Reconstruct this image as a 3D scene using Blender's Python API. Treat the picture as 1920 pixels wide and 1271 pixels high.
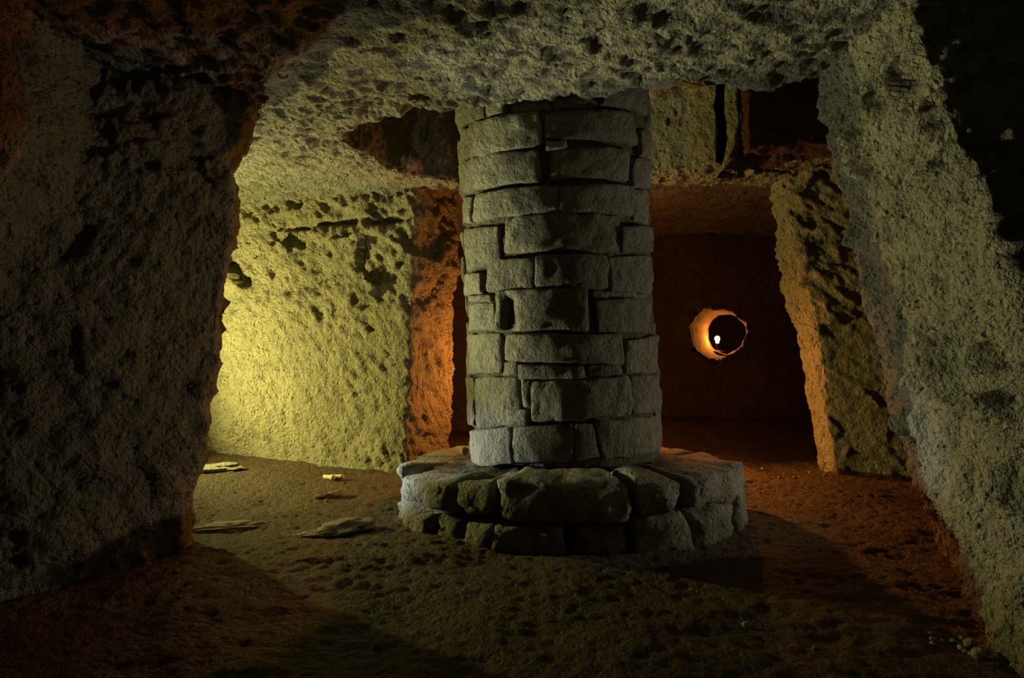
import bpy, math, random
import numpy as np
from mathutils import Vector

for o in list(bpy.data.objects):
    bpy.data.objects.remove(o, do_unlink=True)
scene = bpy.context.scene
COL = scene.collection
S = 0.85            # camera height in metres; plans below are written in camera heights
F, CX, HY = 1200.0, 960.0, 665.0   # focal length, principal column and horizon row of the photograph

# ------------------------------------------------------------------ camera
cam_d = bpy.data.cameras.new('camera')
cam_d.sensor_width = 36.0
cam_d.lens = 36.0 * F / 1920.0
cam_d.shift_y = (HY - 635.5) / 1920.0
cam_d.clip_start = 0.05
cam = bpy.data.objects.new('camera', cam_d)
cam.location = (0, 0, S)
cam.rotation_euler = (math.pi / 2, 0, 0)
COL.objects.link(cam)
scene.camera = cam

# ------------------------------------------------------------------ world, lamps, exposure
world = bpy.data.worlds.new('World'); scene.world = world
world.use_nodes = True
world.node_tree.nodes['Background'].inputs[0].default_value = (0.9, 0.75, 0.5, 1)
world.node_tree.nodes['Background'].inputs[1].default_value = 0.0008
vs = scene.view_settings
vs.view_transform = 'Standard'; vs.look = 'None'; vs.gamma = 1.0; vs.exposure = 0.0
vs.use_curve_mapping = False

def lamp(name, kind, loc, power, color, radius=0.05, aim=None, angle=None, blend=0.5):
    d = bpy.data.lights.new(name, kind)
    d.energy = power; d.color = color; d.shadow_soft_size = radius
    o = bpy.data.objects.new(name, d)
    o.location = Vector(loc) * S
    if aim is not None:
        o.rotation_euler = (Vector(aim) - Vector(loc)).to_track_quat('-Z', 'Y').to_euler()
    if kind == 'SPOT':
        d.spot_size = math.radians(angle); d.spot_blend = blend
    COL.objects.link(o)
    return o

# yellow lamp standing behind the left jamb, facing the cut wall
lamp('yellow_lamp', 'SPOT', (-3.55, 5.15, 0.82), 380, (1.0, 0.90, 0.25), 0.02, aim=(-1.9, 5.65, 1.45), angle=156, blend=0.8)
# unseen fill added behind the left jamb to brighten the ceiling
lamp('ceiling_fill', 'SPOT', (-2.65, 4.62, 0.35), 95, (1.0, 0.98, 0.54), 0.02, aim=(-1.15, 4.12, 2.475), angle=96, blend=0.7)
# torch lying on the floor behind the left jamb, turned to the pedestal
lamp('torch_lamp', 'SPOT', (-2.38, 4.62, 0.30), 260, (0.82, 0.94, 1.0), 0.02, aim=(-0.6, 4.08, 0.30), angle=24, blend=0.9)
# white floodlight behind the left jamb, turned across the opening
lamp('white_lamp', 'SPOT', (-2.30, 3.88, 0.52), 190, (0.97, 1.0, 0.60), 0.02, aim=(0.0, 3.10, 1.42), angle=56, blend=0.4)
# orange lamp on the floor behind the pillar
lamp('orange_lamp', 'POINT', (0.05, 5.85, 0.90), 54, (1.0, 0.32, 0.05), 0.03)
# added orange fill hidden behind the pillar, lifts pedestal top, pier and floor
lamp('orange_fill', 'SPOT', (1.08, 6.3, 0.80), 150, (1.0, 0.31, 0.045), 0.03, aim=(1.95, 5.2, 0.60), angle=92, blend=0.8)
# floodlight in the side bay behind the right jamb, turned to the pillar
lamp('side_lamp', 'SPOT', (4.2, 3.90, 0.76), 115, (1.0, 0.92, 0.64), 0.03, aim=(0.0, 3.70, 1.35), angle=56, blend=0.7)
# weak ambient fill added behind the camera for the front faces
lamp('front_fill', 'POINT', (0.6, -1.2, 1.5), 3.0, (1.0, 0.70, 0.40), 0.12)

# ------------------------------------------------------------------ noise
def _hash(ix, iy, iz, seed):
    with np.errstate(over='ignore'):
        h = (ix.astype(np.uint32) * np.uint32(374761393) + iy.astype(np.uint32) * np.uint32(668265263)
             + iz.astype(np.uint32) * np.uint32(2246822519) + np.uint32((seed * 3266489917) & 0xffffffff))
        h = (h ^ (h >> np.uint32(13))) * np.uint32(1274126177)
        h = (h ^ (h >> np.uint32(15))) * np.uint32(2246822519)
        return h ^ (h >> np.uint32(16))

_G = np.array([(1,1,0),(-1,1,0),(1,-1,0),(-1,-1,0),(1,0,1),(-1,0,1),(1,0,-1),(-1,0,-1),(0,1,1),(0,-1,1),(0,1,-1),(0,-1,-1),(1,1,0),(-1,1,0),(0,-1,1),(0,-1,-1)], float)

def perlin(p, seed=0):
    i = np.floor(p).astype(np.int64); f = p - i
    w = f * f * f * (f * (f * 6 - 15) + 10)
    out = np.zeros(len(p))
    for dx in (0, 1):
        wx = w[:, 0] if dx else 1 - w[:, 0]
        for dy in (0, 1):
            wy = w[:, 1] if dy else 1 - w[:, 1]
            for dz in (0, 1):
                wz = w[:, 2] if dz else 1 - w[:, 2]
                g = _G[_hash(i[:, 0] + dx, i[:, 1] + dy, i[:, 2] + dz, seed) & np.uint32(15)]
                out += wx * wy * wz * (g[:, 0] * (f[:, 0] - dx) + g[:, 1] * (f[:, 1] - dy) + g[:, 2] * (f[:, 2] - dz))
    return out

def fbm(p, size, octs=4, gain=0.5, seed=0, ridged=False, lac=2.03):
    out = np.zeros(len(p)); a = 1.0; q = p / size; tot = 0
    for k in range(octs):
        n = perlin(q + k * 17.3, seed + k)
        out += a * ((1 - 2 * np.abs(n)) - 0.55 if ridged else n)
        tot += a; a *= gain; q = q * lac
    return out / tot * 1.6

def worley(p, size, seed=0):
    q = p / size; i = np.floor(q).astype(np.int64)
    f1 = np.full(len(p), 9.0); f2 = np.full(len(p), 9.0); rnd = np.zeros(len(p))
    for dx in (-1, 0, 1):
        for dy in (-1, 0, 1):
            for dz in (-1, 0, 1):
                c = i + np.array((dx, dy, dz))
                h = _hash(c[:, 0], c[:, 1], c[:, 2], seed)
                jx = (h & np.uint32(1023)) / 1023.0
                jy = ((h >> np.uint32(10)) & np.uint32(1023)) / 1023.0
                jz = ((h >> np.uint32(20)) & np.uint32(1023)) / 1023.0
                d = (c[:, 0] + jx - q[:, 0]) ** 2 + (c[:, 1] + jy - q[:, 1]) ** 2 + (c[:, 2] + jz - q[:, 2]) ** 2
                near = d < f1
                f2 = np.where(near, f1, np.minimum(f2, d))
                rnd = np.where(near, ((h >> np.uint32(7)) & np.uint32(1023)) / 1023.0, rnd)
                f1 = np.where(near, d, f1)
    return np.sqrt(f1), np.sqrt(f2), rnd

def facets(p, size, seed):
    """broken rock: every cell is a plane tilted its own way; value in units of size"""
    q = p / size; i = np.floor(q).astype(np.int64)
    f1 = np.full(len(p), 9.0); val = np.zeros(len(p))
    for dx in (-1, 0, 1):
        for dy in (-1, 0, 1):
            for dz in (-1, 0, 1):
                c = i + np.array((dx, dy, dz))
                h = _hash(c[:, 0], c[:, 1], c[:, 2], seed)
                ctr_ = c + np.stack([(h & np.uint32(1023)) / 1023.0, ((h >> np.uint32(10)) & np.uint32(1023)) / 1023.0, ((h >> np.uint32(20)) & np.uint32(1023)) / 1023.0], 1)
                g = _hash(c[:, 0], c[:, 1], c[:, 2], seed + 50)
                t = np.stack([(g & np.uint32(1023)) / 511.5 - 1, ((g >> np.uint32(10)) & np.uint32(1023)) / 511.5 - 1, ((g >> np.uint32(20)) & np.uint32(1023)) / 511.5 - 1], 1)
                dv = q - ctr_; d = (dv ** 2).sum(1); near = d < f1
                val = np.where(near, (dv * t).sum(1) + 0.35 * t[:, 0], val)
                f1 = np.where(near, d, f1)
    return val

def sstep(a, b, x):
    t = np.clip((x - a) / (b - a), 0, 1)
    return t * t * (3 - 2 * t)

def poly_dist(p, pts):
    """distance of points p to an open polyline in space, and the share of its length at the nearest spot"""
    best = np.full(len(p), 1e9)
    for a, b in zip(pts[:-1], pts[1:]):
        a = np.array(a, float); b = np.array(b, float); ab = b - a
        t = np.clip(((p - a) @ ab) / (ab @ ab), 0, 1)
        best = np.minimum(best, np.linalg.norm(p - (a + t[:, None] * ab), axis=1))
    return best

def at(px, py, d):
    """point of the place seen at a pixel at a given distance, in camera heights"""
    return ((px - CX) / F * d, d, 1 + (HY - py) / F * d)
ZC = 2.475                                   # ceiling height
def on_ceiling(px, py):
    d = (ZC - 1) * F / (HY - py)
    return ((px - CX) / F * d, d)
def on_floor(px, py, z=0.0):
    d = (1 - z) * F / (py - HY)
    return ((px - CX) / F * d, d)

# ------------------------------------------------------------------ mesh helpers
def mesh_obj(name, verts, quads, mat, parent=None, smooth=True, tris=None):
    """one mesh object; verts in camera heights. Origin at the base centre of the piece."""
    v = np.asarray(verts, float) * S
    org = np.array(((v[:, 0].min() + v[:, 0].max()) / 2, (v[:, 1].min() + v[:, 1].max()) / 2, v[:, 2].min()))
    me = bpy.data.meshes.new(name)
    quads = np.asarray(quads, np.int32)
    me.vertices.add(len(v)); me.vertices.foreach_set('co', (v - org).astype(np.float32).ravel())
    k = quads.shape[1]
    me.loops.add(quads.size); me.loops.foreach_set('vertex_index', quads.ravel())
    me.polygons.add(len(quads))
    me.polygons.foreach_set('loop_start', np.arange(0, quads.size, k, dtype=np.int32))
    me.polygons.foreach_set('loop_total', np.full(len(quads), k, np.int32))
    if smooth:
        me.polygons.foreach_set('use_smooth', np.ones(len(quads), bool))
    me.update(calc_edges=True); me.validate()
    me.materials.append(mat)
    o = bpy.data.objects.new(name, me)
    COL.objects.link(o)
    if parent is not None:
        o.parent = parent
        o.location = Vector(org) - parent.location
    else:
        o.location = org
    return o

def grid_quads(nr, nc, wrap, flip=False):
    r = np.arange(nr - 1); c = np.arange(nc if wrap else nc - 1)
    R, Cc = np.meshgrid(r, c, indexing='ij')
    C2 = (Cc + 1) % nc
    q = np.stack([R * nc + Cc, R * nc + C2, (R + 1) * nc + C2, (R + 1) * nc + Cc], -1).reshape(-1, 4)
    return q[:, ::-1] if flip else q

def grid_normals(P, wrap):
    du = (np.roll(P, -1, 1) - np.roll(P, 1, 1))
    if not wrap:
        du[:, 0] = P[:, 1] - P[:, 0]; du[:, -1] = P[:, -1] - P[:, -2]
    dv = np.gradient(P, axis=0)
    n = np.cross(du, dv)
    return n / (np.linalg.norm(n, axis=2, keepdims=True) + 1e-9)

def blur(P, axis, k, wrap):
    for _ in range(k):
        a = np.roll(P, 1, axis); b = np.roll(P, -1, axis)
        Q = (a + b + 2 * P) / 4
        if not wrap:
            sl0 = [slice(None)] * P.ndim; sl0[axis] = 0; sl1 = [slice(None)] * P.ndim; sl1[axis] = -1
            Q[tuple(sl0)] = P[tuple(sl0)]; Q[tuple(sl1)] = P[tuple(sl1)]
        P = Q
    return P

def rock_surface(name, P, mat, disp, wrap=True, flip=False, parent=None):
    """P rows x cols x 3 grid; displaced along its normal by disp(points, normals)"""
    n = grid_normals(P, wrap) * (-1 if flip else 1)
    pts = P.reshape(-1, 3); nn = n.reshape(-1, 3)
    d = disp(pts, nn)
    V = pts + nn * d[:, None]
    return mesh_obj(name, V, grid_quads(P.shape[0], P.shape[1], wrap, flip), mat, parent)

def loft(name, sections, mat, disp, step=0.02, round_k=8, parent=None, flip=False, caps=False):
    """closed plans at several heights, same corners in each, joined into a block"""
    zs = [s[0] for s in sections]
    polys = [np.array(s[1], float) for s in sections]
    m = len(polys[0])
    L = np.zeros(m)
    for p in polys:
        L = np.maximum(L, np.linalg.norm(np.roll(p, -1, 0) - p, axis=1))
    cnt = np.clip((L / step).astype(int), 4, 260)
    rings = []
    for p in polys:
        r = []
        for k in range(m):
            a, b = p[k], p[(k + 1) % m]
            t = np.arange(cnt[k]) / cnt[k]
            r.append(a + (b - a) * t[:, None])
        rings.append(np.concatenate(r))
    nz = int((zs[-1] - zs[0]) / step)
    zz = np.linspace(zs[0], zs[-1], nz)
    R = np.array(rings)
    P = np.zeros((nz, R.shape[1], 3))
    for c in range(R.shape[1]):
        P[:, c, 0] = np.interp(zz, zs, R[:, c, 0]); P[:, c, 1] = np.interp(zz, zs, R[:, c, 1])
    P[:, :, 2] = zz[:, None]
    P = blur(P, 1, round_k, True)
    P = blur(P, 0, 6, False)
    return rock_surface(name, P, mat, disp, True, flip, parent)

# ------------------------------------------------------------------ materials
def rock_mat(name, c1, c2, c3, scale=1.0, bump=0.6, fine=1.0, rough=0.92, spec=0.15, rand=0.0, stretch=(1, 1, 1), pit=0.5, dist=0.045):
    m = bpy.data.materials.new(name); m.use_nodes = True
    nt = m.node_tree; N = nt.nodes; Lk = nt.links
    b = N['Principled BSDF']
    b.inputs['Roughness'].default_value = rough
    b.inputs['Specular IOR Level'].default_value = spec
    g = N.new('ShaderNodeNewGeometry')
    mp = N.new('ShaderNodeMapping'); mp.inputs['Scale'].default_value = stretch
    Lk.new(g.outputs['Position'], mp.inputs['Vector'])
    def noise(sc, det=6, ro=0.6, dist=0.0):
        n = N.new('ShaderNodeTexNoise')
        n.inputs['Scale'].default_value = sc * scale; n.inputs['Detail'].default_value = det
        n.inputs['Roughness'].default_value = ro; n.inputs['Distortion'].default_value = dist
        Lk.new(mp.outputs[0], n.inputs['Vector']); return n
    def math_(op, a, bb):
        k = N.new('ShaderNodeMath'); k.operation = op
        for i, x in enumerate((a, bb)):
            if isinstance(x, (int, float)): k.inputs[i].default_value = x
            else: Lk.new(x, k.inputs[i])
        return k.outputs[0]
    def mix(fac, a, bb, mode='MIX'):
        k = N.new('ShaderNodeMix'); k.data_type = 'RGBA'; k.blend_type = mode
        if isinstance(fac, (int, float)): k.inputs[0].default_value = fac
        else: Lk.new(fac, k.inputs[0])
        for i, x in ((6, a), (7, bb)):
            if isinstance(x, tuple): k.inputs[i].default_value = (*x, 1)
            else: Lk.new(x, k.inputs[i])
        return k.outputs[2]
    def ramp(src, lo, hi):
        k = N.new('ShaderNodeMapRange'); k.inputs[1].default_value = lo; k.inputs[2].default_value = hi
        Lk.new(src, k.inputs[0]); return k.outputs[0]
    n1 = noise(2.2, 3, 0.6); n2 = noise(11, 4, 0.65); n3 = noise(45, 2, 0.7)
    col = mix(ramp(n1.outputs[0], 0.38, 0.62), c1, c2)
    col = mix(math_('MULTIPLY', ramp(n2.outputs[0], 0.48, 0.68), 0.85), col, c3)
    col = mix(math_('MULTIPLY', ramp(n3.outputs[0], 0.35, 0.7), 0.45), col, (c1[0] * 1.35, c1[1] * 1.35, c1[2] * 1.3))
    if rand:
        oi = N.new('ShaderNodeObjectInfo')
        hs = N.new('ShaderNodeHueSaturation'); Lk.new(col, hs.inputs['Color'])
        Lk.new(math_('ADD', math_('MULTIPLY', oi.outputs['Random'], rand), 1 - rand / 2), hs.inputs['Value'])
        col = hs.outputs[0]
    Lk.new(col, b.inputs['Base Color'])
    h1 = noise(22, 5, 0.68); h2 = noise(70 * fine, 2, 0.65)
    vo = N.new('ShaderNodeTexVoronoi'); vo.inputs['Scale'].default_value = 26 * scale; vo.inputs['Randomness'].default_value = 1
    Lk.new(mp.outputs[0], vo.inputs['Vector'])
    pits = math_('MULTIPLY', ramp(vo.outputs['Distance'], 0.0, 0.35), pit)
    h = math_('ADD', math_('ADD', math_('MULTIPLY', h1.outputs[0], 1.6), math_('MULTIPLY', h2.outputs[0], 0.5)), pits)
    bp = N.new('ShaderNodeBump'); bp.inputs['Strength'].default_value = bump; bp.inputs['Distance'].default_value = dist
    Lk.new(h, bp.inputs['Height']); Lk.new(bp.outputs[0], b.inputs['Normal'])
    return m

def plain_mat(name, col, rough=0.6, metal=0.0, emit=None, strength=0.0):
    m = bpy.data.materials.new(name); m.use_nodes = True
    nt = m.node_tree; b = nt.nodes['Principled BSDF']
    n = nt.nodes.new('ShaderNodeTexNoise'); n.inputs['Scale'].default_value = 60
    mx = nt.nodes.new('ShaderNodeMix'); mx.data_type = 'RGBA'
    mx.inputs[6].default_value = (*col, 1); mx.inputs[7].default_value = (col[0] * 0.7, col[1] * 0.7, col[2] * 0.65, 1)
    nt.links.new(n.outputs[0], mx.inputs[0]); nt.links.new(mx.outputs[2], b.inputs['Base Color'])
    b.inputs['Roughness'].default_value = rough; b.inputs['Metallic'].default_value = metal
    if emit:
        b.inputs['Emission Color'].default_value = (*emit, 1); b.inputs['Emission Strength'].default_value = strength
    return m

M_CEIL = rock_mat('ceiling_rock', (0.259, 0.245, 0.202), (0.194, 0.187, 0.158), (0.092, 0.089, 0.076), 1.0, 1.0, dist=0.055)
M_WALL = rock_mat('cut_rock', (0.311, 0.281, 0.200), (0.244, 0.222, 0.155), (0.126, 0.113, 0.075), 1.0, 1.0, dist=0.055)
M_JAMB = rock_mat('jamb_rock', (0.252, 0.238, 0.187), (0.194, 0.187, 0.144), (0.098, 0.092, 0.073), 1.0, 1.0, dist=0.055)
M_DARK = rock_mat('left_jamb_rock', (0.300, 0.240, 0.160), (0.235, 0.190, 0.130), (0.115, 0.095, 0.068), 0.8, 1.0, dist=0.07)
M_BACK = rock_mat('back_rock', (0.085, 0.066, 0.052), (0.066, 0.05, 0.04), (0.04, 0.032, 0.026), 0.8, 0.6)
M_FLOOR = rock_mat('earth_floor', (0.085, 0.053, 0.027), (0.060, 0.037, 0.019), (0.035, 0.023, 0.014), 1.2, 0.8, rough=0.62, spec=0.35)
M_STONE = rock_mat('pillar_stone', (0.205, 0.193, 0.160), (0.163, 0.156, 0.130), (0.09, 0.085, 0.07), 1.2, 0.8, 1.3, rand=0.35, pit=0.25)
M_PED = rock_mat('pedestal_stone', (0.223, 0.212, 0.180), (0.173, 0.166, 0.144), (0.086, 0.083, 0.073), 1.1, 0.6, rand=0.3)
M_MORTAR = rock_mat('mortar', (0.13, 0.12, 0.09), (0.10, 0.09, 0.07), (0.06, 0.055, 0.045), 1.5, 0.9)
M_PALE = rock_mat('pale_bedrock', (0.30, 0.28, 0.24), (0.24, 0.22, 0.18), (0.12, 0.11, 0.09), 1.6, 0.6, rough=0.5, spec=0.4)
M_PEB = rock_mat('pebble_stone', (0.26, 0.25, 0.22), (0.2, 0.19, 0.17), (0.12, 0.11, 0.10), 3.0, 0.3, rand=0.4)

# ------------------------------------------------------------------ relief of each surface
def cracks(p, lst):
    d = np.zeros(len(p))
    for pts, width, depth in lst:
        w = width * (1 + 0.5 * fbm(p, 0.12, 2, seed=77))
        d -= depth * np.exp(-(poly_dist(p, pts) / np.maximum(w, 0.004)) ** 2)
    return d

def pits(p, size, seed, share=0.5, depth=0.02):
    f1, f2, r = worley(p, size, seed)
    return -depth * np.clip(0.42 - f1, 0, 1) / 0.42 * (r < share)

def disp_ceiling(p, n):
    q = p * np.array((0.62, 1.0, 1.0))
    d = 0.038 * fbm(p, 0.9, 3, seed=1) + 0.034 * fbm(q, 0.16, 3, seed=2, ridged=True)
    d += 0.030 * fbm(q, 0.075, 3, 0.6, seed=5) + pits(q, 0.11, 9, 0.35, 0.016) + pits(q, 0.07, 10, 0.5, 0.018)
    d += 0.012 * facets(q + 0.03 * fbm(p, 0.2, 2, seed=6)[:, None], 0.13, 4)
    return d

YW = []   # cracks of the yellow wall, filled in below
def disp_yellow(p, n):
    # oblique pick marks and a broken upper part
    u = p[:, 0] * 0.9 + p[:, 2] * 0.75; v = -p[:, 0] * 0.5 + p[:, 2] * 0.75
    q = np.stack([u * 1.0, v * 0.42, p[:, 1]], 1)
    d = 0.05 * fbm(p, 0.8, 2, seed=21) + 0.030 * fbm(q, 0.14, 3, seed=22, ridged=True) + 0.021 * fbm(q, 0.055, 3, 0.6, seed=23)
    up = sstep(1.35, 1.75, p[:, 2] + 0.25 * fbm(p, 0.5, 2, seed=29))
    w = p * np.array((1.0, 1.0, 1.25)) + 0.06 * fbm(p, 0.25, 2, seed=24)[:, None] * np.array((1, 1, 0.6))
    d += up * 0.085 * facets(w, 0.42, 25) + (0.4 + 0.6 * up) * 0.014 * facets(w, 0.16, 27)
    d += pits(q, 0.2, 26, 0.10, 0.03)
    d += cracks(p, YW)
    return d

LJ = []
def disp_leftjamb(p, n):
    d = 0.06 * fbm(p, 0.8, 3, seed=31) + 0.030 * fbm(p, 0.16, 3, seed=32, ridged=True) + 0.014 * fbm(p, 0.05, 3, 0.6, seed=33)
    d += 0.03 * facets(p + 0.03 * fbm(p, 0.2, 2, seed=35)[:, None], 0.24, 36) + pits(p, 0.13, 34, 0.25, 0.016) + cracks(p, LJ)
    return d

RJ = []
def disp_rightjamb(p, n):
    q = p * np.array((1.0, 1.4, 0.55)) + np.stack([p[:, 1] * 0, p[:, 2] * 0.5, p[:, 1] * 0], 1)
    d = 0.06 * fbm(p, 0.8, 3, seed=41) + 0.026 * fbm(q, 0.14, 4, seed=42, ridged=True) + 0.022 * fbm(p, 0.045, 3, 0.65, seed=43)
    d += pits(q, 0.16, 44, 0.55, 0.06) + pits(p, 0.06, 45, 0.5, 0.022) + 0.026 * facets(q, 0.2, 46) + cracks(p, RJ)
    return d

RP = []
def disp_rightpier(p, n):
    q = p * np.array((0.6, 1.0, 1.0)) + np.stack([p[:, 1] * 0, p[:, 1] * 0, p[:, 0] * 0.45], 1)
    up = sstep(0.9, 1.3, p[:, 2])
    d = 0.04 * fbm(p, 0.7, 3, seed=51) + (0.012 + 0.03 * up) * fbm(q, 0.15, 3, seed=52, ridged=True) + 0.008 * fbm(p, 0.05, 3, seed=53)
    d += 0.03 * facets(q, 0.22, 55) + pits(p, 0.18, 54, 0.2, 0.02) + cracks(p, RP)
    return d

def disp_plain(p, n):
    return 0.05 * fbm(p, 0.7, 3, seed=61) + 0.015 * fbm(p, 0.14, 3, seed=62)

def structure(o, label):
    o['kind'] = 'structure'; o['label'] = label
    return o

# ------------------------------------------------------------------ floor
xs = np.linspace(-5.0, 4.8, 640); ys = np.concatenate([np.linspace(-1.6, 1.5, 60)[:-1], np.linspace(1.5, 11.2, 640)])
X, Y = np.meshgrid(xs, ys)
def floor_z(x, y):
    return 0.19 * sstep(6.0, 8.3, y) * sstep(0.0, 0.9, x)
Pf = np.stack([X, Y, floor_z(X, Y)], -1)
def disp_floor(p, n):
    q = p * np.array((0.6, 1.0, 1.0))
    d = 0.045 * fbm(p, 0.9, 3, seed=11) + 0.011 * fbm(q, 0.22, 3, seed=12) + 0.009 * fbm(p, 0.06, 3, seed=13)
    d += pits(q, 0.15, 14, 0.25, 0.010) + pits(p, 0.07, 15, 0.35, 0.010)
    return d
pts = Pf.reshape(-1, 3)
Vf = pts.copy(); Vf[:, 2] += disp_floor(pts, None)
FLOOR_V = Vf.reshape(Pf.shape)
def ground(x, y):
    i = int(np.argmin(np.abs(ys - y))); j = int(np.argmin(np.abs(xs - x)))
    return float(FLOOR_V[max(i - 1, 0):i + 2, max(j - 1, 0):j + 2, 2].mean())
structure(mesh_obj('floor', Vf, grid_quads(len(ys), len(xs), False), M_FLOOR), 'uneven dark earth floor')

# ------------------------------------------------------------------ ceiling with its sunken shaft
near = [(632, 252), (675, 226), (706, 220), (747, 212), (781, 202), (800, 202), (851, 203), (1000, 184), (1120, 172), (1223, 159),
        (1356, 160), (1388, 165), (1440, 164), (1465, 155), (1525, 148), (1650, 138)]
far = [(1650, 262), (1537, 269), (1431, 277), (1404, 279)]
far2 = [(1344, 304), (1286, 319), (1219, 331), (1040, 342), (862, 346), (817, 334), (789, 331), (720, 314), (690, 289), (651, 272)]
poly = [on_ceiling(*q) for q in near] + [on_ceiling(*q) for q in far] + [(1.76, 5.00), (1.68, 5.12), (1.58, 5.00)] + [on_ceiling(*q) for q in far2]
poly = np.array(poly)
seg = np.linalg.norm(np.roll(poly, -1, 0) - poly, axis=1); cum = np.concatenate([[0], np.cumsum(seg)])
NS = 900
tt = np.linspace(0, cum[-1], NS, endpoint=False)
pc = np.vstack([poly, poly[:1]])
inner = np.stack([np.interp(tt, cum, pc[:, 0]), np.interp(tt, cum, pc[:, 1])], 1)
inner = blur(inner, 0, 4, True)
ctr = np.array((0.6, 4.62))
sm = blur(inner, 0, 300, True)
ang = np.unwrap(np.arctan2(sm[:, 1] - ctr[1], sm[:, 0] - ctr[0]))
bx0, bx1, by0, by1 = -5.0, 4.8, -1.6, 9.6
ca, sa = np.cos(ang), np.sin(ang)
tx = np.where(ca > 0, (bx1 - ctr[0]) / np.where(ca == 0, 1e-9, ca), (bx0 - ctr[0]) / np.where(ca == 0, 1e-9, ca))
ty = np.where(sa > 0, (by1 - ctr[1]) / np.where(sa == 0, 1e-9, sa), (by0 - ctr[1]) / np.where(sa == 0, 1e-9, sa))
outer = ctr + np.minimum(tx, ty)[:, None] * np.stack([ca, sa], 1)
ZR = 3.09                                    # roof of the shaft
def ceil_z(x, y):
    return ZC + 0.13 * sstep(5.56, 5.66, y) * sstep(-0.7, -0.5, x)
rows = []
for k in range(16):                          # roof of the shaft, from its middle
    t = k / 16 * 0.985 + 0.015
    c2 = ctr + (inner - ctr) * t
    rows.append(np.column_stack([c2, np.full(NS, ZR)]))
for k in range(34):                          # its sides
    t = k / 34
    rows.append(np.column_stack([inner, np.full(NS, ZR + (ZC - ZR) * t)]))
NR = 300
for k in range(NR):                          # the ceiling round it
    t = (k / (NR - 1)) ** 1.45
    c2 = inner + (outer - inner) * t
    rows.append(np.column_stack([c2, ceil_z(c2[:, 0], c2[:, 1])]))
Pc = np.array(rows)
Pc = blur(Pc, 0, 2, False)
def disp_ceil_all(p, n):
    d = disp_ceiling(p, n)
    side = np.clip(1 - np.abs(n[:, 2]), 0, 1) * (p[:, 2] > ZC + 0.03)
    rough = 0.03 * fbm(p, 0.3, 3, seed=7) + 0.018 * fbm(p * np.array((1.4, 1.4, 0.7)), 0.09, 3, seed=8, ridged=True)
    d = d * (1 - side) + rough * side
    # lump of rock on the far side of the shaft
    c = np.array(at(757, 306, 5.28)); e = np.exp(-(((p - c) / np.array((0.11, 0.14, 0.10))) ** 2).sum(1))
    return d + 0.16 * e
nn = grid_normals(Pc, True).reshape(-1, 3)
mid = 34 + 16 + 40
if nn.reshape(Pc.shape)[mid, 100, 2] > 0:
    nn = -nn; cflip = True
else:
    cflip = False
pp = Pc.reshape(-1, 3)
ceil_o = mesh_obj('ceiling', pp + nn * disp_ceil_all(pp, nn)[:, None], grid_quads(Pc.shape[0], NS, True, cflip), M_CEIL)
structure(ceil_o, 'rough pitted rock ceiling with a sunken shaft around the pillar')
# upright rib in the shaft
rib = [(1.64, 4.90), (1.72, 4.84), (1.79, 4.88), (1.80, 5.10), (1.67, 5.10)]
loft('rock_rib', [(2.40, [(x + (0.06 if i in (2, 3) else -0.05), y - 0.03) for i, (x, y) in enumerate(rib)]), (2.56, rib), (3.2, [(x - 0.02, y) for x, y in rib])],
     M_WALL, lambda p, n: 0.010 * fbm(p, 0.1, 3, seed=71), 0.012, 4, parent=ceil_o)

# ------------------------------------------------------------------ rock walls
# cut wall lit yellow, with its orange return
YW += [([at(410, 447, 6.5), at(470, 442, 6.35), at(560, 425, 6.1), at(650, 415, 5.9), at(690, 412, 5.8), at(705, 420, 5.8), at(740, 408, 5.72), at(790, 404, 5.6), at(830, 410, 5.8), at(862, 440, 6.0)], 0.022, 0.10),
       ([at(640, 625, 5.75), at(700, 618, 5.65), at(760, 613, 5.5), at(850, 621, 5.9)], 0.010, 0.02),
       ([at(695, 425, 5.75), at(705, 470, 5.7), at(715, 520, 5.65)], 0.014, 0.05)]
loft('wall_back_left', [
    (-0.08, [(-4.6, 7.3), (-3.03, 6.5), (-0.91, 5.45), (-0.60, 5.95), (-0.85, 7.4), (-0.9, 9.2), (-4.6, 9.2)]),
    (1.25, [(-4.6, 7.25), (-2.95, 6.45), (-0.88, 5.52), (-0.56, 6.0), (-0.8, 7.4), (-0.9, 9.2), (-4.6, 9.2)]),
    (2.60, [(-4.6, 7.1), (-2.79, 6.36), (-0.86, 5.72), (-0.50, 6.15), (-0.8, 7.4), (-0.9, 9.2), (-4.6, 9.2)])],
    M_WALL, disp_yellow, 0.018, 7)
structure(bpy.data.objects['wall_back_left'], 'rough cut rock wall glowing yellow with an orange end')

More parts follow.
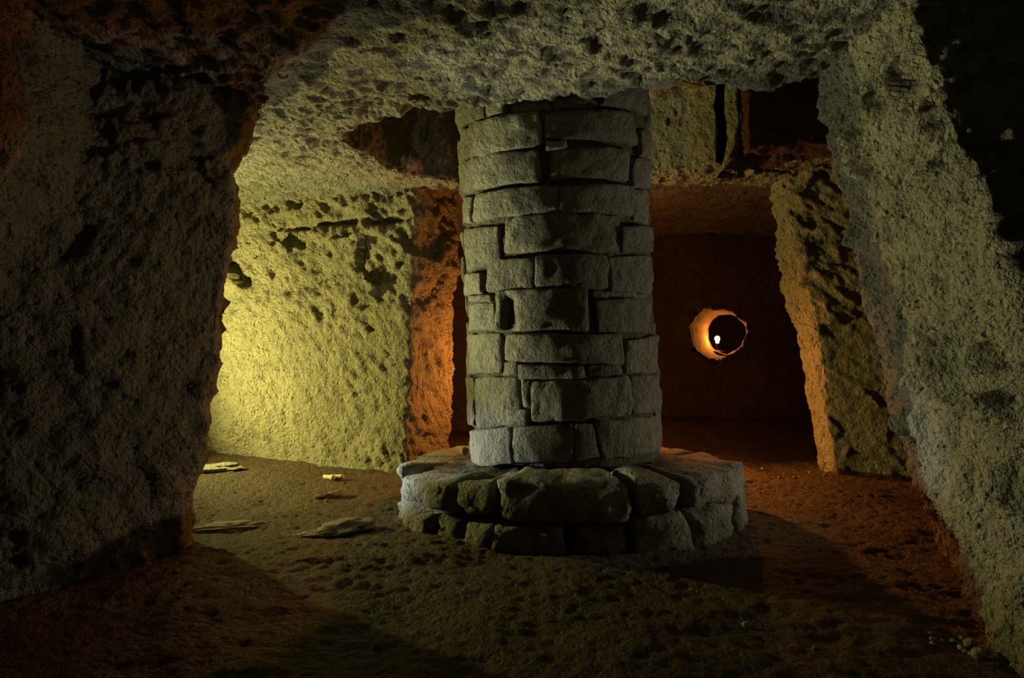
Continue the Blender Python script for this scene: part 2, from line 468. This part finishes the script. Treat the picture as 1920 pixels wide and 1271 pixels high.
# left jamb of the opening
LJ += [([at(225, 245, 3.3), at(300, 262, 3.35), at(345, 280, 3.4), at(390, 300, 3.45)], 0.012, 0.035),
       ([at(390, 130, 3.4), at(392, 200, 3.45), at(380, 225, 3.45)], 0.018, 0.05),
       ([at(303, 735, 3.2), at(285, 780, 3.2), at(268, 815, 3.15)], 0.014, 0.05),
       ([at(160, 740, 2.9), at(210, 790, 2.95), at(225, 835, 3.0)], 0.016, 0.035),
       ([at(200, 905, 2.95), at(160, 985, 2.85), at(130, 1040, 2.8)], 0.022, 0.04)]
loft('wall_left', [
    (-0.08, [(-2.95, 0.0), (-2.75, 1.4), (-2.3, 2.35), (-1.86, 2.80), (-1.67, 3.22), (-1.78, 3.46), (-2.6, 3.58), (-4.6, 3.62), (-4.6, 0.0)]),
    (0.20, [(-2.9, 0.0), (-2.7, 1.4), (-2.3, 2.40), (-1.86, 2.84), (-1.65, 3.25), (-1.75, 3.48), (-2.6, 3.58), (-4.6, 3.62), (-4.6, 0.0)]),
    (1.00, [(-2.5, 0.0), (-2.35, 1.4), (-2.25, 2.62), (-1.80, 3.00), (-1.53, 3.37), (-1.63, 3.56), (-2.6, 3.60), (-4.6, 3.62), (-4.6, 0.0)]),
    (1.90, [(-2.0, 0.0), (-1.92, 1.4), (-1.98, 2.95), (-1.75, 3.20), (-1.52, 3.45), (-1.60, 3.64), (-2.6, 3.62), (-4.6, 3.62), (-4.6, 0.0)]),
    (2.08, [(-1.9, 0.0), (-1.88, 1.4), (-2.05, 3.08), (-1.80, 3.28), (-1.58, 3.56), (-1.64, 3.74), (-2.6, 3.75), (-4.6, 3.62), (-4.6, 0.0)]),
    (2.26, [(-1.85, 0.0), (-1.84, 1.4), (-2.10, 3.20), (-1.78, 3.38), (-1.54, 3.64), (-1.60, 3.84), (-2.6, 3.80), (-4.6, 3.62), (-4.6, 0.0)]),
    (2.58, [(-1.8, 0.0), (-1.8, 1.4), (-2.16, 3.40), (-1.76, 3.50), (-1.47, 3.80), (-1.60, 4.02), (-2.6, 3.85), (-4.6, 3.62), (-4.6, 0.0)])],
    M_DARK, disp_leftjamb, 0.018, 7)
structure(bpy.data.objects['wall_left'], 'dim brown rock jamb on the near side of the opening')

# right jamb of the opening
def on_jamb(px, py):
    """spot of the right jamb's inner face on the sight line of a pixel"""
    zs_ = (-0.08, 0.16, 0.36, 1.07, 1.52, 2.12, 2.60)
    d = np.linspace(1.6, 3.6, 400); x = (px - CX) / F * d; z = 1 + (HY - py) / F * d
    ax_ = np.interp(z, zs_, (1.40, 1.42, 1.44, 1.56, 1.60, 1.62, 1.63)); ay_ = np.interp(z, zs_, (1.62, 1.66, 1.72, 1.92, 2.16, 2.48, 2.68))
    bx_ = np.interp(z, zs_, (2.26, 2.22, 2.09, 1.93, 1.81, 1.67, 1.61))
    k = int(np.argmin(np.abs(x - (ax_ + (bx_ - ax_) * (d - ay_) / (3.40 - ay_)))))
    return (float(x[k]), float(d[k]), float(z[k]))
RJ += [([on_jamb(1612, 255), on_jamb(1630, 300), on_jamb(1650, 325)], 0.035, 0.11),
       ([on_jamb(1690, 130), on_jamb(1697, 170)], 0.03, 0.09), ([on_jamb(1640, 160), on_jamb(1650, 205)], 0.028, 0.08),
       ([on_jamb(1770, 650), on_jamb(1790, 690), on_jamb(1800, 740)], 0.05, 0.13), ([on_jamb(1722, 690), on_jamb(1728, 715)], 0.035, 0.10),
       ([on_jamb(1698, 780), on_jamb(1706, 805)], 0.03, 0.09), ([on_jamb(1882, 655), on_jamb(1888, 690)], 0.035, 0.11), ([on_jamb(1895, 745), on_jamb(1902, 775)], 0.035, 0.11),
       ([on_jamb(1750, 190), on_jamb(1765, 250)], 0.03, 0.08), ([on_jamb(1775, 305), on_jamb(1782, 330)], 0.03, 0.08), ([on_jamb(1905, 870), on_jamb(1910, 940)], 0.03, 0.08),
       ([on_jamb(1600, 430), on_jamb(1607, 450)], 0.035, 0.09)]
loft('wall_right', [
    (-0.08, [(4.6, 0.9), (1.40, 1.62), (1.80, 2.45), (2.26, 3.40), (2.60, 3.43), (4.6, 3.25)]),
    (0.16, [(4.6, 1.0), (1.42, 1.66), (1.80, 2.45), (2.22, 3.40), (2.55, 3.43), (4.6, 3.25)]),
    (0.36, [(4.6, 1.1), (1.44, 1.72), (1.76, 2.50), (2.09, 3.40), (2.46, 3.44), (4.6, 3.25)]),
    (1.07, [(4.6, 1.3), (1.56, 1.92), (1.74, 2.60), (1.93, 3.40), (2.28, 3.47), (4.6, 3.25)]),
    (1.52, [(4.6, 1.6), (1.60, 2.16), (1.70, 2.75), (1.81, 3.40), (2.10, 3.56), (4.6, 3.30)]),
    (2.12, [(4.6, 2.0), (1.62, 2.48), (1.64, 2.95), (1.67, 3.40), (1.95, 3.56), (4.6, 3.30)]),
    (2.60, [(4.6, 2.2), (1.63, 2.68), (1.62, 3.05), (1.61, 3.42), (1.90, 3.56), (4.6, 3.30)])],
    M_JAMB, disp_rightjamb, 0.016, 7)
structure(bpy.data.objects['wall_right'], 'leaning pitted greenish grey rock jamb of the opening')

# pier behind the right jamb
RP += [([at(1460, 375, 5.35), at(1500, 372, 5.3), at(1560, 360, 5.2)], 0.02, 0.05),
       ([at(1490, 600, 5.45), at(1530, 598, 5.25), at(1600, 592, 5.2)], 0.012, 0.03),
       ([at(1575, 890, 5.2), at(1585, 850, 5.2), at(1600, 835, 5.2)], 0.012, 0.03)]
loft('wall_back_right', [
    (-0.08, [(4.8, 4.35), (2.66, 5.24), (2.73, 5.6), (3.3, 6.4), (4.8, 6.6)]),
    (1.50, [(4.8, 4.35), (2.45, 5.25), (2.40, 5.6), (3.1, 6.4), (4.8, 6.6)]),
    (2.25, [(4.8, 4.35), (2.25, 5.28), (2.28, 5.6), (3.0, 6.4), (4.8, 6.6)]),
    (2.72, [(4.8, 4.35), (2.12, 5.22), (2.20, 5.6), (2.9, 6.4), (4.8, 6.6)])],
    M_WALL, disp_rightpier, 0.016, 5)
structure(bpy.data.objects['wall_back_right'], 'leaning rock pier with an orange lit edge')

# rear wall with the round hole
hc = at(1345, 625, 8.5); he = at(1362, 626, 9.5)
na = 260
th = np.linspace(0, 2 * math.pi, na, endpoint=False)
wob = 1 + 0.05 * np.sin(3 * th + 1) + 0.03 * np.sin(7 * th) + 0.02 * np.sin(13 * th + 2)
rows = []
for k in range(40):
    t = k / 39
    c = (he[0] + (hc[0] - he[0]) * t, he[1] + (hc[1] - he[1]) * t, he[2] + (hc[2] - he[2]) * t)
    rx = 0.275 + (0.39 - 0.275) * t; rz = 0.29 + (0.345 - 0.29) * t
    w = 1 + (wob - 1) * (0.35 + 0.65 * t)
    rows.append(np.column_stack([c[0] + rx * w * np.cos(th), np.full(na, c[1]), c[2] + rz * w * np.sin(th)]))
cw, sw = np.cos(th), np.sin(th)
x0, x1, z0, z1 = -1.6, 4.8, -0.15, 2.9
tx = np.where(cw > 0, (x1 - hc[0]) / np.where(np.abs(cw) < 1e-9, 1e-9, cw), (x0 - hc[0]) / np.where(np.abs(cw) < 1e-9, 1e-9, cw))
tz = np.where(sw > 0, (z1 - hc[2]) / np.where(np.abs(sw) < 1e-9, 1e-9, sw), (z0 - hc[2]) / np.where(np.abs(sw) < 1e-9, 1e-9, sw))
tr = np.minimum(np.abs(tx), np.abs(tz))
edge = np.column_stack([hc[0] + tr * cw, np.full(na, 8.5), hc[2] + tr * sw])
for k in range(1, 90):
    t = (k / 89) ** 1.5
    rows.append(rows[39] + (edge - rows[39]) * t)
Pb = np.array(rows)
nb = grid_normals(Pb, True)
bflip = nb[70, 10, 1] > 0
def disp_back(p, n):
    r = np.hypot((p[:, 0] - hc[0]) / 1.1, p[:, 2] - hc[2])
    rim = np.exp(-((r - 0.37) / 0.06) ** 2) * (p[:, 1] < 8.62)
    d = 0.05 * fbm(p, 0.9, 3, seed=81) * sstep(0.35, 0.7, r) + 0.012 * fbm(p, 0.15, 3, seed=82)
    return d + rim * (0.035 * fbm(p, 0.10, 3, seed=83, ridged=True))
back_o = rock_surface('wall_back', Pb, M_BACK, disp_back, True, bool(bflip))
structure(back_o, 'dark red rear rock wall pierced by a round hole')

# room beyond the hole and outer walls closing the hall
def slab(name, a, b, z0, z1, thick, mat, seed, label):
    a = np.array(a); b = np.array(b); t = (b - a) / np.linalg.norm(b - a); nrm = np.array((-t[1], t[0])) * thick
    loft(name, [(z0, [a, b, b + nrm, a + nrm]), (z1, [a, b, b + nrm, a + nrm])], mat, lambda p, n: 0.04 * fbm(p, 0.6, 3, seed=seed), 0.06, 2)
    structure(bpy.data.objects[name], label)
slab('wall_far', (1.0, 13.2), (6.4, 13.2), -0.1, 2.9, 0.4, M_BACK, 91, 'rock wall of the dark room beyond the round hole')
slab('wall_outer_left', (-4.6, 3.7), (-4.6, 7.4), -0.1, 2.6, 0.3, M_WALL, 92, 'rock wall closing the left bay')
slab('wall_outer_right', (4.7, 8.6), (4.7, 3.8), -0.1, 2.75, 0.3, M_WALL, 93, 'rock wall closing the right bay')

# ------------------------------------------------------------------ masonry: rounded blocks laid round an axis
def polar_block(name, corners, r_out, depth, axis, mat, parent, seed, rough=0.012, round_=0.035, dents=(), bulge=0.006, top_drop=0.0, step=0.045):
    """corners (theta, z): top-left, top-right, bottom-right, bottom-left as seen from outside"""
    tl, tr_, br, bl = [np.array(c, float) for c in corners]
    wid = (np.linalg.norm((tr_ - tl)[0]) + np.linalg.norm((br - bl)[0])) / 2 * r_out
    hgt = abs(((tl + tr_) - (bl + br))[1]) / 2
    H = np.array((max(wid, 0.03) / 2, max(hgt, 0.03) / 2, depth / 2))
    nu = int(np.clip(wid / step, 5, 30)); nv = int(np.clip(hgt / step, 5, 14)); nw = 4
    ax = [np.sin(np.linspace(-1, 1, k + 1) * math.pi / 2 * 0.92) / math.sin(math.pi / 2 * 0.92) for k in (nu, nv, nw)]
    idx = -np.ones((nu + 1, nv + 1, nw + 1), int); L = []
    for i in range(nu + 1):
        for j in range(nv + 1):
            for k in range(nw + 1):
                if i in (0, nu) or j in (0, nv) or k in (0, nw):
                    idx[i, j, k] = len(L); L.append((ax[0][i], ax[1][j], ax[2][k]))
    L = np.array(L); Q = []
    def face(f, a, b, rev):
        for i in range(a):
            for j in range(b):
                q = [f(i, j), f(i + 1, j), f(i + 1, j + 1), f(i, j + 1)]
                Q.append(q[::-1] if rev else q)
    face(lambda i, j: idx[i, j, nw], nu, nv, False); face(lambda i, j: idx[i, j, 0], nu, nv, True)
    face(lambda i, j: idx[i, nv, j], nu, nw, True); face(lambda i, j: idx[i, 0, j], nu, nw, False)
    face(lambda i, j: idx[nu, i, j], nv, nw, False); face(lambda i, j: idx[0, i, j], nv, nw, True)
    rr = min(round_, H.min() * 0.75)
    p = L * H
    core = np.clip(p, -(H - rr), H - rr); dv = p - core; ln = np.linalg.norm(dv, axis=1, keepdims=True)
    p = np.where(ln > 1e-9, core + dv / np.maximum(ln, 1e-9) * np.minimum(rr, np.maximum(ln, rr)), p)
    # flat faces keep their place, edges and corners are rounded
    u = p[:, 0] / H[0]; v = p[:, 1] / H[1]; w = p[:, 2]
    fu = (u + 1) / 2; fv = (v + 1) / 2
    th_ = (bl[0] * (1 - fu) + br[0] * fu) * (1 - fv) + (tl[0] * (1 - fu) + tr_[0] * fu) * fv
    z = (bl[1] * (1 - fu) + br[1] * fu) * (1 - fv) + (tl[1] * (1 - fu) + tr_[1] * fu) * fv
    front = (w + H[2]) / (2 * H[2])
    rad = r_out - depth + front * depth + bulge * front * (1 - u ** 2) * (1 - v ** 2)
    z = z - top_drop * (front ** 2) * fv
    cx, cy = axis(z)
    P = np.stack([cx + rad * np.sin(th_), cy - rad * np.cos(th_), z], 1)
    ofs = np.array((seed * 1.37 % 50, seed * 2.11 % 50, seed * 0.73 % 50))
    q = P + ofs
    nv3 = np.stack([fbm(q, 0.16, 3, seed=200), fbm(q, 0.16, 3, seed=210), fbm(q, 0.16, 3, seed=220)], 1)
    P = P + nv3 * rough * np.array((1, 1, 0.8))
    radial = np.stack([np.sin(th_), -np.cos(th_), 0 * th_], 1)
    P = P + radial * (front * (0.9 * rough * fbm(q, 0.06, 3, seed=230)))[:, None]
    for (dth, dz, sth, sz, dep) in dents:
        e = np.exp(-(((th_ - dth) / sth) ** 4 + ((z - dz) / sz) ** 4))
        P = P - radial * (dep * e * front)[:, None]
    return mesh_obj(name, P, np.array(Q), mat, parent)

# pillar
PB, PT = 0.355, ZR + 0.02
PC = (0.36, 4.3); PR = 0.640
def pillar_axis(z):
    z = np.asarray(z, float)
    return PC[0] - 0.042 * (z - PB), PC[1] + 0 * z
def on_round(px, py, axis, r):
    """(theta, z) where the sight line of a pixel meets a round body; the silhouette is taken when it passes by"""
    k = (px - CX) / F; z = 1.0
    for _ in range(4):
        cx, cy = axis(z); cx = float(cx); cy = float(cy)
        a = 1 + k * k; b = -2 * (k * cx + cy); c = cx * cx + cy * cy - r * r
        disc = b * b - 4 * a * c
        t = (-b - math.sqrt(max(disc, 0))) / (2 * a)
        z = 1 + (HY - py) / F * t
    return math.atan2(k * t - cx, cy - t), z

pillar = bpy.data.objects.new('stone_pillar', None); COL.objects.link(pillar)
pillar.location = Vector((PC[0], PC[1], PB)) * S
pillar['label'] = 'round pillar of coursed grey stone blocks standing on a low round pedestal'
pillar['category'] = 'pillar'
nzc, nth = 90, 160
zz = np.linspace(PB - 0.005, PT, nzc); tth = np.linspace(0, 2 * math.pi, nth, endpoint=False)
cxz, cyz = pillar_axis(zz)
core = np.stack([cxz[:, None] + (PR - 0.034) * np.sin(tth)[None], cyz[:, None] - (PR - 0.034) * np.cos(tth)[None], np.repeat(zz[:, None], nth, 1)], -1)
rock_surface('mortar_core', core, M_MORTAR, lambda p, n: 0.02 * fbm(p, 0.1, 3, seed=101), True, False, parent=pillar)

# visible stones: top-left, top-right, bottom-right, bottom-left in photograph pixels
ST = [
 [(857,203),(908,196),(908,221),(860,234)], [(910,194),(945,188),(944,212),(911,220)], [(955,186),(1030,180),(1030,205),(955,212)],
 [(1034,180),(1124,170),(1122,200),(1036,204)], [(1127,166),(1213,158),(1213,216),(1130,194)],
 [(882,238),(1010,209),(1015,274),(884,304)], [(860,240),(879,240),(881,305),(862,312)], [(1020,215),(1190,212),(1199,272),(1021,260)],
 [(1203,244),(1217,250),(1217,296),(1202,292)], [(1023,264),(1062,263),(1063,276),(1024,283)],
 [(863,312),(1008,282),(1012,340),(866,366)], [(1034,282),(1180,278),(1187,338),(1026,338)], [(1191,298),(1218,300),(1218,352),(1190,348)],
 [(866,370),(880,370),(880,416),(868,416)], [(889,366),(1046,349),(1047,399),(886,416)], [(1050,350),(1188,349),(1189,403),(1050,400)],
 [(1192,355),(1219,358),(1219,418),(1192,414)],
 [(869,430),(931,424),(935,488),(873,510)], [(946,408),(1163,404),(1165,473),(942,475)], [(1168,424),(1221,426),(1221,473),(1168,472)],
 [(873,515),(900,512),(902,550),(874,555)], [(911,488),(1000,482),(1002,539),(911,545)], [(1005,480),(1138,477),(1141,541),(1004,538)],
 [(1143,482),(1222,480),(1223,553),(1145,545)],
 [(880,556),(918,552),(919,565),(880,566)], [(1113,546),(1215,552),(1216,558),(1113,556)],
 [(875,570),(921,568),(923,618),(876,619)], [(931,545),(1101,541),(1106,619),(930,620)], [(1113,562),(1222,558),(1223,623),(1122,622)],
 [(874,630),(936,625),(938,698),(875,702)], [(950,628),(1165,627),(1167,684),(946,674)], [(1171,640),(1229,628),(1230,697),(1170,700)],
 [(944,680),(968,676),(970,701),(942,703)], [(972,683),(1096,686),(1100,706),(974,712)], [(1101,686),(1166,684),(1167,702),(1102,704)],
 [(876,709),(886,709),(889,798),(878,796)], [(889,708),(968,708),(978,796),(890,803)], [(998,716),(1180,705),(1183,776),(996,790)],
 [(1186,705),(1233,702),(1236,770),(1186,776)], [(951,766),(992,768),(990,796),(950,798)], [(980,712),(994,712),(993,762),(980,762)],
 [(879,808),(956,803),(960,870),(880,878)], [(962,802),(1074,796),(1076,864),(963,868)], [(1078,796),(1112,793),(1128,858),(1080,865)],
 [(1116,792),(1236,778),(1240,840),(1132,860)], [(1237,772),(1244,772),(1246,836),(1240,838)],
]
random.seed(5)
for i, q in enumerate(ST):
    mx, my = sum(x for x, y in q) / 4, sum(y for x, y in q) / 4
    c = [on_round(x + (1.6 if x > mx else -1.6), y + (1.6 if y > my else -1.6), pillar_axis, PR) for x, y in q]
    w = abs(c[1][0] - c[0][0]) * PR
    dents = ()
    if q[0] == (931, 545):
        a, zc_ = on_round(953, 588, pillar_axis, PR); dents = ((a, zc_, 0.06, 0.10, 0.07),)
    recess = -0.03 if 2 <= i <= 3 else 0.0
    polar_block('stone', c, PR + recess + random.uniform(-0.012, 0.012), 0.16, pillar_axis, M_STONE, pillar, 10 + i, rough=0.013, dents=dents,
                round_=0.018 if w > 0.15 else 0.014, step=0.022)
# courses round the back and above the ceiling edge
levels = [0.355, 0.50, 0.80, 1.02, 1.235, 1.46, 1.68, 1.85, 2.05, 2.27, 2.46]
def course(z0, z1, a0, a1, seed):
    rnd = random.Random(seed); a = a0
    while a < a1 - 0.05:
        w = rnd.uniform(0.42, 0.85)
        b = a1 if a1 - a - w < 0.3 else a + w
        g = 0.018
        polar_block('stone', [(a + g, z1 - 0.012), (b - g, z1 - 0.012), (b - g, z0 + 0.012), (a + g, z0 + 0.012)], PR + rnd.uniform(-0.015, 0.01), 0.16,
                    pillar_axis, M_STONE, pillar, 300 + seed * 11 + int(a * 10), rough=0.016, round_=0.03, step=0.06)
        a = b
for k in range(10):
    course(levels[k], levels[k + 1], 1.50, 2 * math.pi - 1.52, k)
course(2.47, 2.77, 1.3, 1.3 + 2 * math.pi - 1.2, 20)
course(2.78, 3.06, 1.2, 1.2 + 2 * math.pi - 1.2, 21)

# pedestal
ped = bpy.data.objects.new('round_pedestal', None); COL.objects.link(ped)
ped.location = Vector((0.32, 4.3, 0)) * S
ped['label'] = 'low round pedestal of large rough boulders under the pillar'
ped['category'] = 'pedestal'
def ped_axis(z):
    z = np.asarray(z, float); return 0.387 + 0 * z, 4.3 + 0 * z
R1, R2 = 1.075, 1.10
# top fill of earth and stones
nr_, na_ = 40, 160
ta = np.linspace(0, 2 * math.pi, na_, endpoint=False)
rows = []
for k in range(nr_):
    t = k / (nr_ - 1); r = 0.02 + t * 0.96
    rows.append(np.stack([0.387 + r * np.sin(ta), 4.3 - r * np.cos(ta), np.full(na_, 0.345 - 0.10 * t ** 2)], 1))
for k in range(1, 10):
    rows.append(np.stack([0.387 + 0.98 * np.sin(ta), 4.3 - 0.98 * np.cos(ta), np.full(na_, 0.245 - k * 0.034)], 1))
Pp = np.array(rows)
npd = grid_normals(Pp, True)
rock_surface('fill', Pp, M_MORTAR, lambda p, n: 0.016 * fbm(p, 0.16, 3, seed=111) + 0.008 * fbm(p, 0.05, 2, seed=112), True, bool(npd[10, 0, 2] < 0), parent=ped)
UP = [[(748,894),(846,902),(848,965),(756,960)], [(849,910),(926,902),(930,968),(851,962)], [(930,898),(1180,897),(1186,982),(936,975)],
      [(1190,898),(1268,886),(1272,955),(1191,974)], [(1284,890),(1391,866),(1392,920),(1286,958)]]
LO = [[(750,962),(806,972),(806,1014),(751,996)], [(810,964),(860,974),(862,1040),(810,1024)], [(862,980),(924,982),(930,1052),(864,1044)],
      [(926,984),(1066,990),(1070,1062),(926,1056)], [(1070,990),(1180,984),(1182,1060),(1072,1064)], [(1184,978),(1296,958),(1297,1040),(1184,1058)],
      [(1299,960),(1374,940),(1376,1016),(1300,1038)], [(1377,912),(1404,904),(1405,985),(1378,1006)]]
for i, q in enumerate(UP):
    c = [on_round(x, y, ped_axis, R1) for x, y in q]
    c = [(a, min(max(z, 0.24), 0.365) if k < 2 else max(z, 0.09)) for k, (a, z) in enumerate(c)]
    polar_block('boulder', c, R1 + (0.02, -0.01, 0.03, 0.02, 0.02)[i], 0.42, ped_axis, M_PED, ped, 500 + i, rough=0.034, round_=0.045, bulge=0.012, top_drop=0.0, step=0.03)
for i, q in enumerate(LO):
    c = [on_round(x, y, ped_axis, R2) for x, y in q]
    c = [(c[0][0], min(max(c[0][1], 0.08), 0.22)), (c[1][0], min(max(c[1][1], 0.08), 0.22)), (c[2][0], -0.05), (c[3][0], -0.05)]
    polar_block('boulder', c, R2 + (0.02, -0.02, 0.0, 0.02, -0.03, 0.02, 0.01, 0.0)[i], 0.4, ped_axis, M_PED, ped, 530 + i, rough=0.036, round_=0.042, bulge=0.015, step=0.03)
a0 = on_round(1393, 880, ped_axis, R1)[0]; a1 = 2 * math.pi + on_round(748, 900, ped_axis, R1)[0]
rnd = random.Random(9)
for lay, (z0, z1, r) in enumerate(((-0.05, 0.135, R2), (0.145, 0.285, R1 + 0.02))):
    a = a0 + 0.02 if lay else on_round(1404, 940, ped_axis, R2)[0] + 0.02
    end = a1 - 0.02
    while a < end - 0.05:
        w = rnd.uniform(0.45, 0.8); b = end if end - a - w < 0.3 else a + w
        polar_block('boulder', [(a + .015, z1), (b - .015, z1), (b - .015, z0), (a + .015, z0)], r + rnd.uniform(-.02, .03), 0.45, ped_axis, M_PED, ped,
                    560 + int(a * 20) + lay, rough=0.03, round_=0.055, bulge=0.03, step=0.04)
        a = b

# ------------------------------------------------------------------ lamp in the round hole
BULB_W = 700.0
M_BULB = plain_mat('lit_bulb', (1.0, 0.9, 0.7), 0.4, 0, (1.0, 0.30, 0.038), BULB_W)
M_BASE = plain_mat('dark_metal', (0.04, 0.035, 0.03), 0.5, 0.6)
def lathe(name, prof, centre, mat, parent, n=24):
    rows = np.array([[(centre[0] + r * math.cos(2 * math.pi * k / n), centre[1] + r * math.sin(2 * math.pi * k / n), centre[2] + z) for k in range(n)] for r, z in prof])
    return mesh_obj(name, rows.reshape(-1, 3), grid_quads(len(prof), n, True), mat, parent)
lc = at(1345, 662, 9.3)
# floor of the tunnel at the lamp
kt = (9.5 - 9.3) / 1.0
tz_c = he[2] + (hc[2] - he[2]) * kt; tz_r = 0.29 + (0.345 - 0.29) * kt
tx_c = he[0] + (hc[0] - he[0]) * kt; tx_r = 0.275 + (0.39 - 0.275) * kt
zb = tz_c - tz_r * math.sqrt(max(0.0, 1 - ((lc[0] - tx_c) / tx_r) ** 2)) + 0.015
hl = bpy.data.objects.new('standing_lamp', None); COL.objects.link(hl)
hl.location = Vector((lc[0], lc[1], zb)) * S
hl['label'] = 'small glowing lamp standing inside the round hole in the rear wall'; hl['category'] = 'lamp'
lb = (lc[0], lc[1], zb)
lathe('base', [(0.001, 0), (0.105, 0), (0.112, 0.006), (0.105, 0.016), (0.03, 0.022), (0.001, 0.022)], lb, M_BASE, hl)
bz = 1 + (HY - 637) / F * 9.3 - zb
lathe('stem', [(0.016, 0.02), (0.012, 0.05), (0.014, bz - 0.075), (0.024, bz - 0.07), (0.024, bz - 0.045), (0.001, bz - 0.045)], lb, M_BASE, hl)
lathe('bulb', [(0.001, bz - 0.05), (0.018, bz - 0.045), (0.026, bz - 0.015), (0.034, bz + 0.012), (0.032, bz + 0.035), (0.018, bz + 0.05), (0.001, bz + 0.054)], lb, M_BULB, hl)

# ------------------------------------------------------------------ loose things on the floor
def blob(name, loc, size, seed, mat, rot=0.0, rough=0.25, n=14, sink=0.0):
    u = np.linspace(0, math.pi, n); v = np.linspace(0, 2 * math.pi, n * 2, endpoint=False)
    U, V = np.meshgrid(u, v, indexing='ij')
    p = np.stack([np.sin(U) * np.cos(V), np.sin(U) * np.sin(V), np.cos(U)], -1).reshape(-1, 3)
    p = p * (1 + rough * fbm(p + seed * 3.7, 0.9, 3, seed=400))[:, None]
    p = np.sign(p) * np.abs(p) ** 0.9 * np.array(size)
    c, s = math.cos(rot), math.sin(rot)
    p = np.stack([p[:, 0] * c - p[:, 1] * s, p[:, 0] * s + p[:, 1] * c, p[:, 2]], 1)
    p[:, 2] += -p[:, 2].min() - sink
    return mesh_obj(name, p + np.array(loc), grid_quads(n, n * 2, True, True), mat)
def tagged(o, label, cat, group=None):
    o['label'] = label; o['category'] = cat
    if group: o['group'] = group
    return o

outcrops = [((652, 992), (0.16, 0.11, 0.035), 0.55, 'broad pale rock hump rising from the floor beside the pedestal'),
            ((612, 1002), (0.12, 0.05, 0.022), 0.35, 'thin pale rock streak in the earth left of the broad pale hump'),
            ((620, 932), (0.10, 0.035, 0.022), 0.9, 'slim slanting pale stone on the floor midway to the yellow wall'),
            ((430, 990), (0.22, 0.06, 0.022), 0.25, 'long flat pale rock streak on the floor by the brown jamb'),
            ((410, 886), (0.20, 0.09, 0.035), 0.2, 'pale flat rock at the foot of the yellow wall')]
for i, ((px, py), sz, rot, lab) in enumerate(outcrops):
    x, y = on_floor(px, py)
    tagged(blob('floor_rock', (x, y, ground(x, y)), sz, 20 + i, M_PALE, rot, 0.8, 26, sink=sz[2] * 1.0), lab, 'rock')

# forked stick
x, y = on_floor(624, 901); g = ground(x, y)
M_STICK = plain_mat('pale_wood', (0.72, 0.62, 0.34), 0.7)
def rod(a, b, ra, rb, n=10, m=6):
    a = np.array(a, float); b = np.array(b, float); t = (b - a) / np.linalg.norm(b - a)
    s = np.cross(t, (0, 0, 1)); s /= np.linalg.norm(s); w = np.cross(s, t)
    V = []
    for k in range(m + 1):
        f = k / m; r = ra + (rb - ra) * f
        e = 0.0 if k in (0, m) else 1.0
        for rr_ in ((r,) if e else ((r * 0.05, r) if k == 0 else (r, r * 0.05))):
            V += [a + (b - a) * f + rr_ * (math.cos(2 * math.pi * q / n) * s + math.sin(2 * math.pi * q / n) * w) for q in range(n)]
    V = np.array(V); nr = len(V) // n
    return V, grid_quads(nr, n, True)
v1, q1 = rod((x - 0.075, y + 0.02, g + 0.022), (x + 0.02, y - 0.03, g + 0.020), 0.014, 0.022)
v2, q2 = rod((x - 0.03, y + 0.02, g + 0.022), (x + 0.085, y + 0.0, g + 0.024), 0.014, 0.02)
tagged(mesh_obj('forked_stick', np.vstack([v1, v2]), np.vstack([q1, q2 + len(v1)]), M_STICK), 'pale yellow forked stick lying on the floor before the yellow wall', 'stick')

# pebbles
big = [((1820, 1200), 0.024, 'larger rounded pebble touching the foot of the greenish jamb'),
       ((1836, 1226), 0.028, 'largest broken pebble at the bottom of the greenish jamb')]
k = 0
for (px, py), r, lab in big:
    x, y = on_floor(px, py)
    tagged(blob('pebble', (x, y, ground(x, y)), (r, r * 0.8, r * 0.75), 60 + k, M_PEB, k, 0.3, 12, 0.006), lab, 'pebble'); k += 1
for px, py in [(1744, 1181), (1749, 1192), (1767, 1192), (1788, 1193), (1798, 1193), (1804, 1184), (1802, 1204), (1810, 1213), (1820, 1217), (1749, 1201)]:
    x, y = on_floor(px, py); r = random.uniform(0.007, 0.012)
    tagged(blob('pebble', (x, y, ground(x, y)), (r * 1.2, r, r * 0.8), 60 + k, M_PEB, k, 0.3, 8, 0.003),
           'tiny pale pebble scattered beside the foot of the greenish jamb', 'pebble', 'tiny pebbles at the foot of the greenish jamb'); k += 1
for px, py in [(1462, 896), (1478, 900), (1490, 893), (1500, 889), (1519, 884), (1547, 893), (1470, 884), (1430, 873)]:
    x, y = on_floor(px, py); r = random.uniform(0.008, 0.015)
    tagged(blob('pebble', (x, y, ground(x, y)), (r * 1.2, r, r * 0.8), 60 + k, M_PEB, k, 0.3, 8, 0.003),
           'small stone crumb on the orange lit floor near the leaning pier', 'pebble', 'crumbs near the leaning pier'); k += 1
for px, py in [(646, 908), (613, 941), (556, 963), (1475, 1062), (1487, 1030), (1400, 1170), (1528, 1216), (330, 1080)]:
    x, y = on_floor(px, py); r = random.uniform(0.008, 0.015)
    tagged(blob('pebble', (x, y, ground(x, y)), (r * 1.2, r, r * 0.8), 60 + k, M_PEB, k, 0.3, 8, 0.003),
           'tiny lone pebble on the open dark earth floor', 'pebble', 'lone pebbles on the open floor'); k += 1
# stone lying on the pedestal beside the pillar
tagged(blob('pebble', (PC[0] - 0.69, 4.45, 0.30), (0.03, 0.03, 0.028), 99, M_PEB, 0, 0.3, 10, 0.0), 'small round stone lying on the pedestal against the pillar', 'pebble')
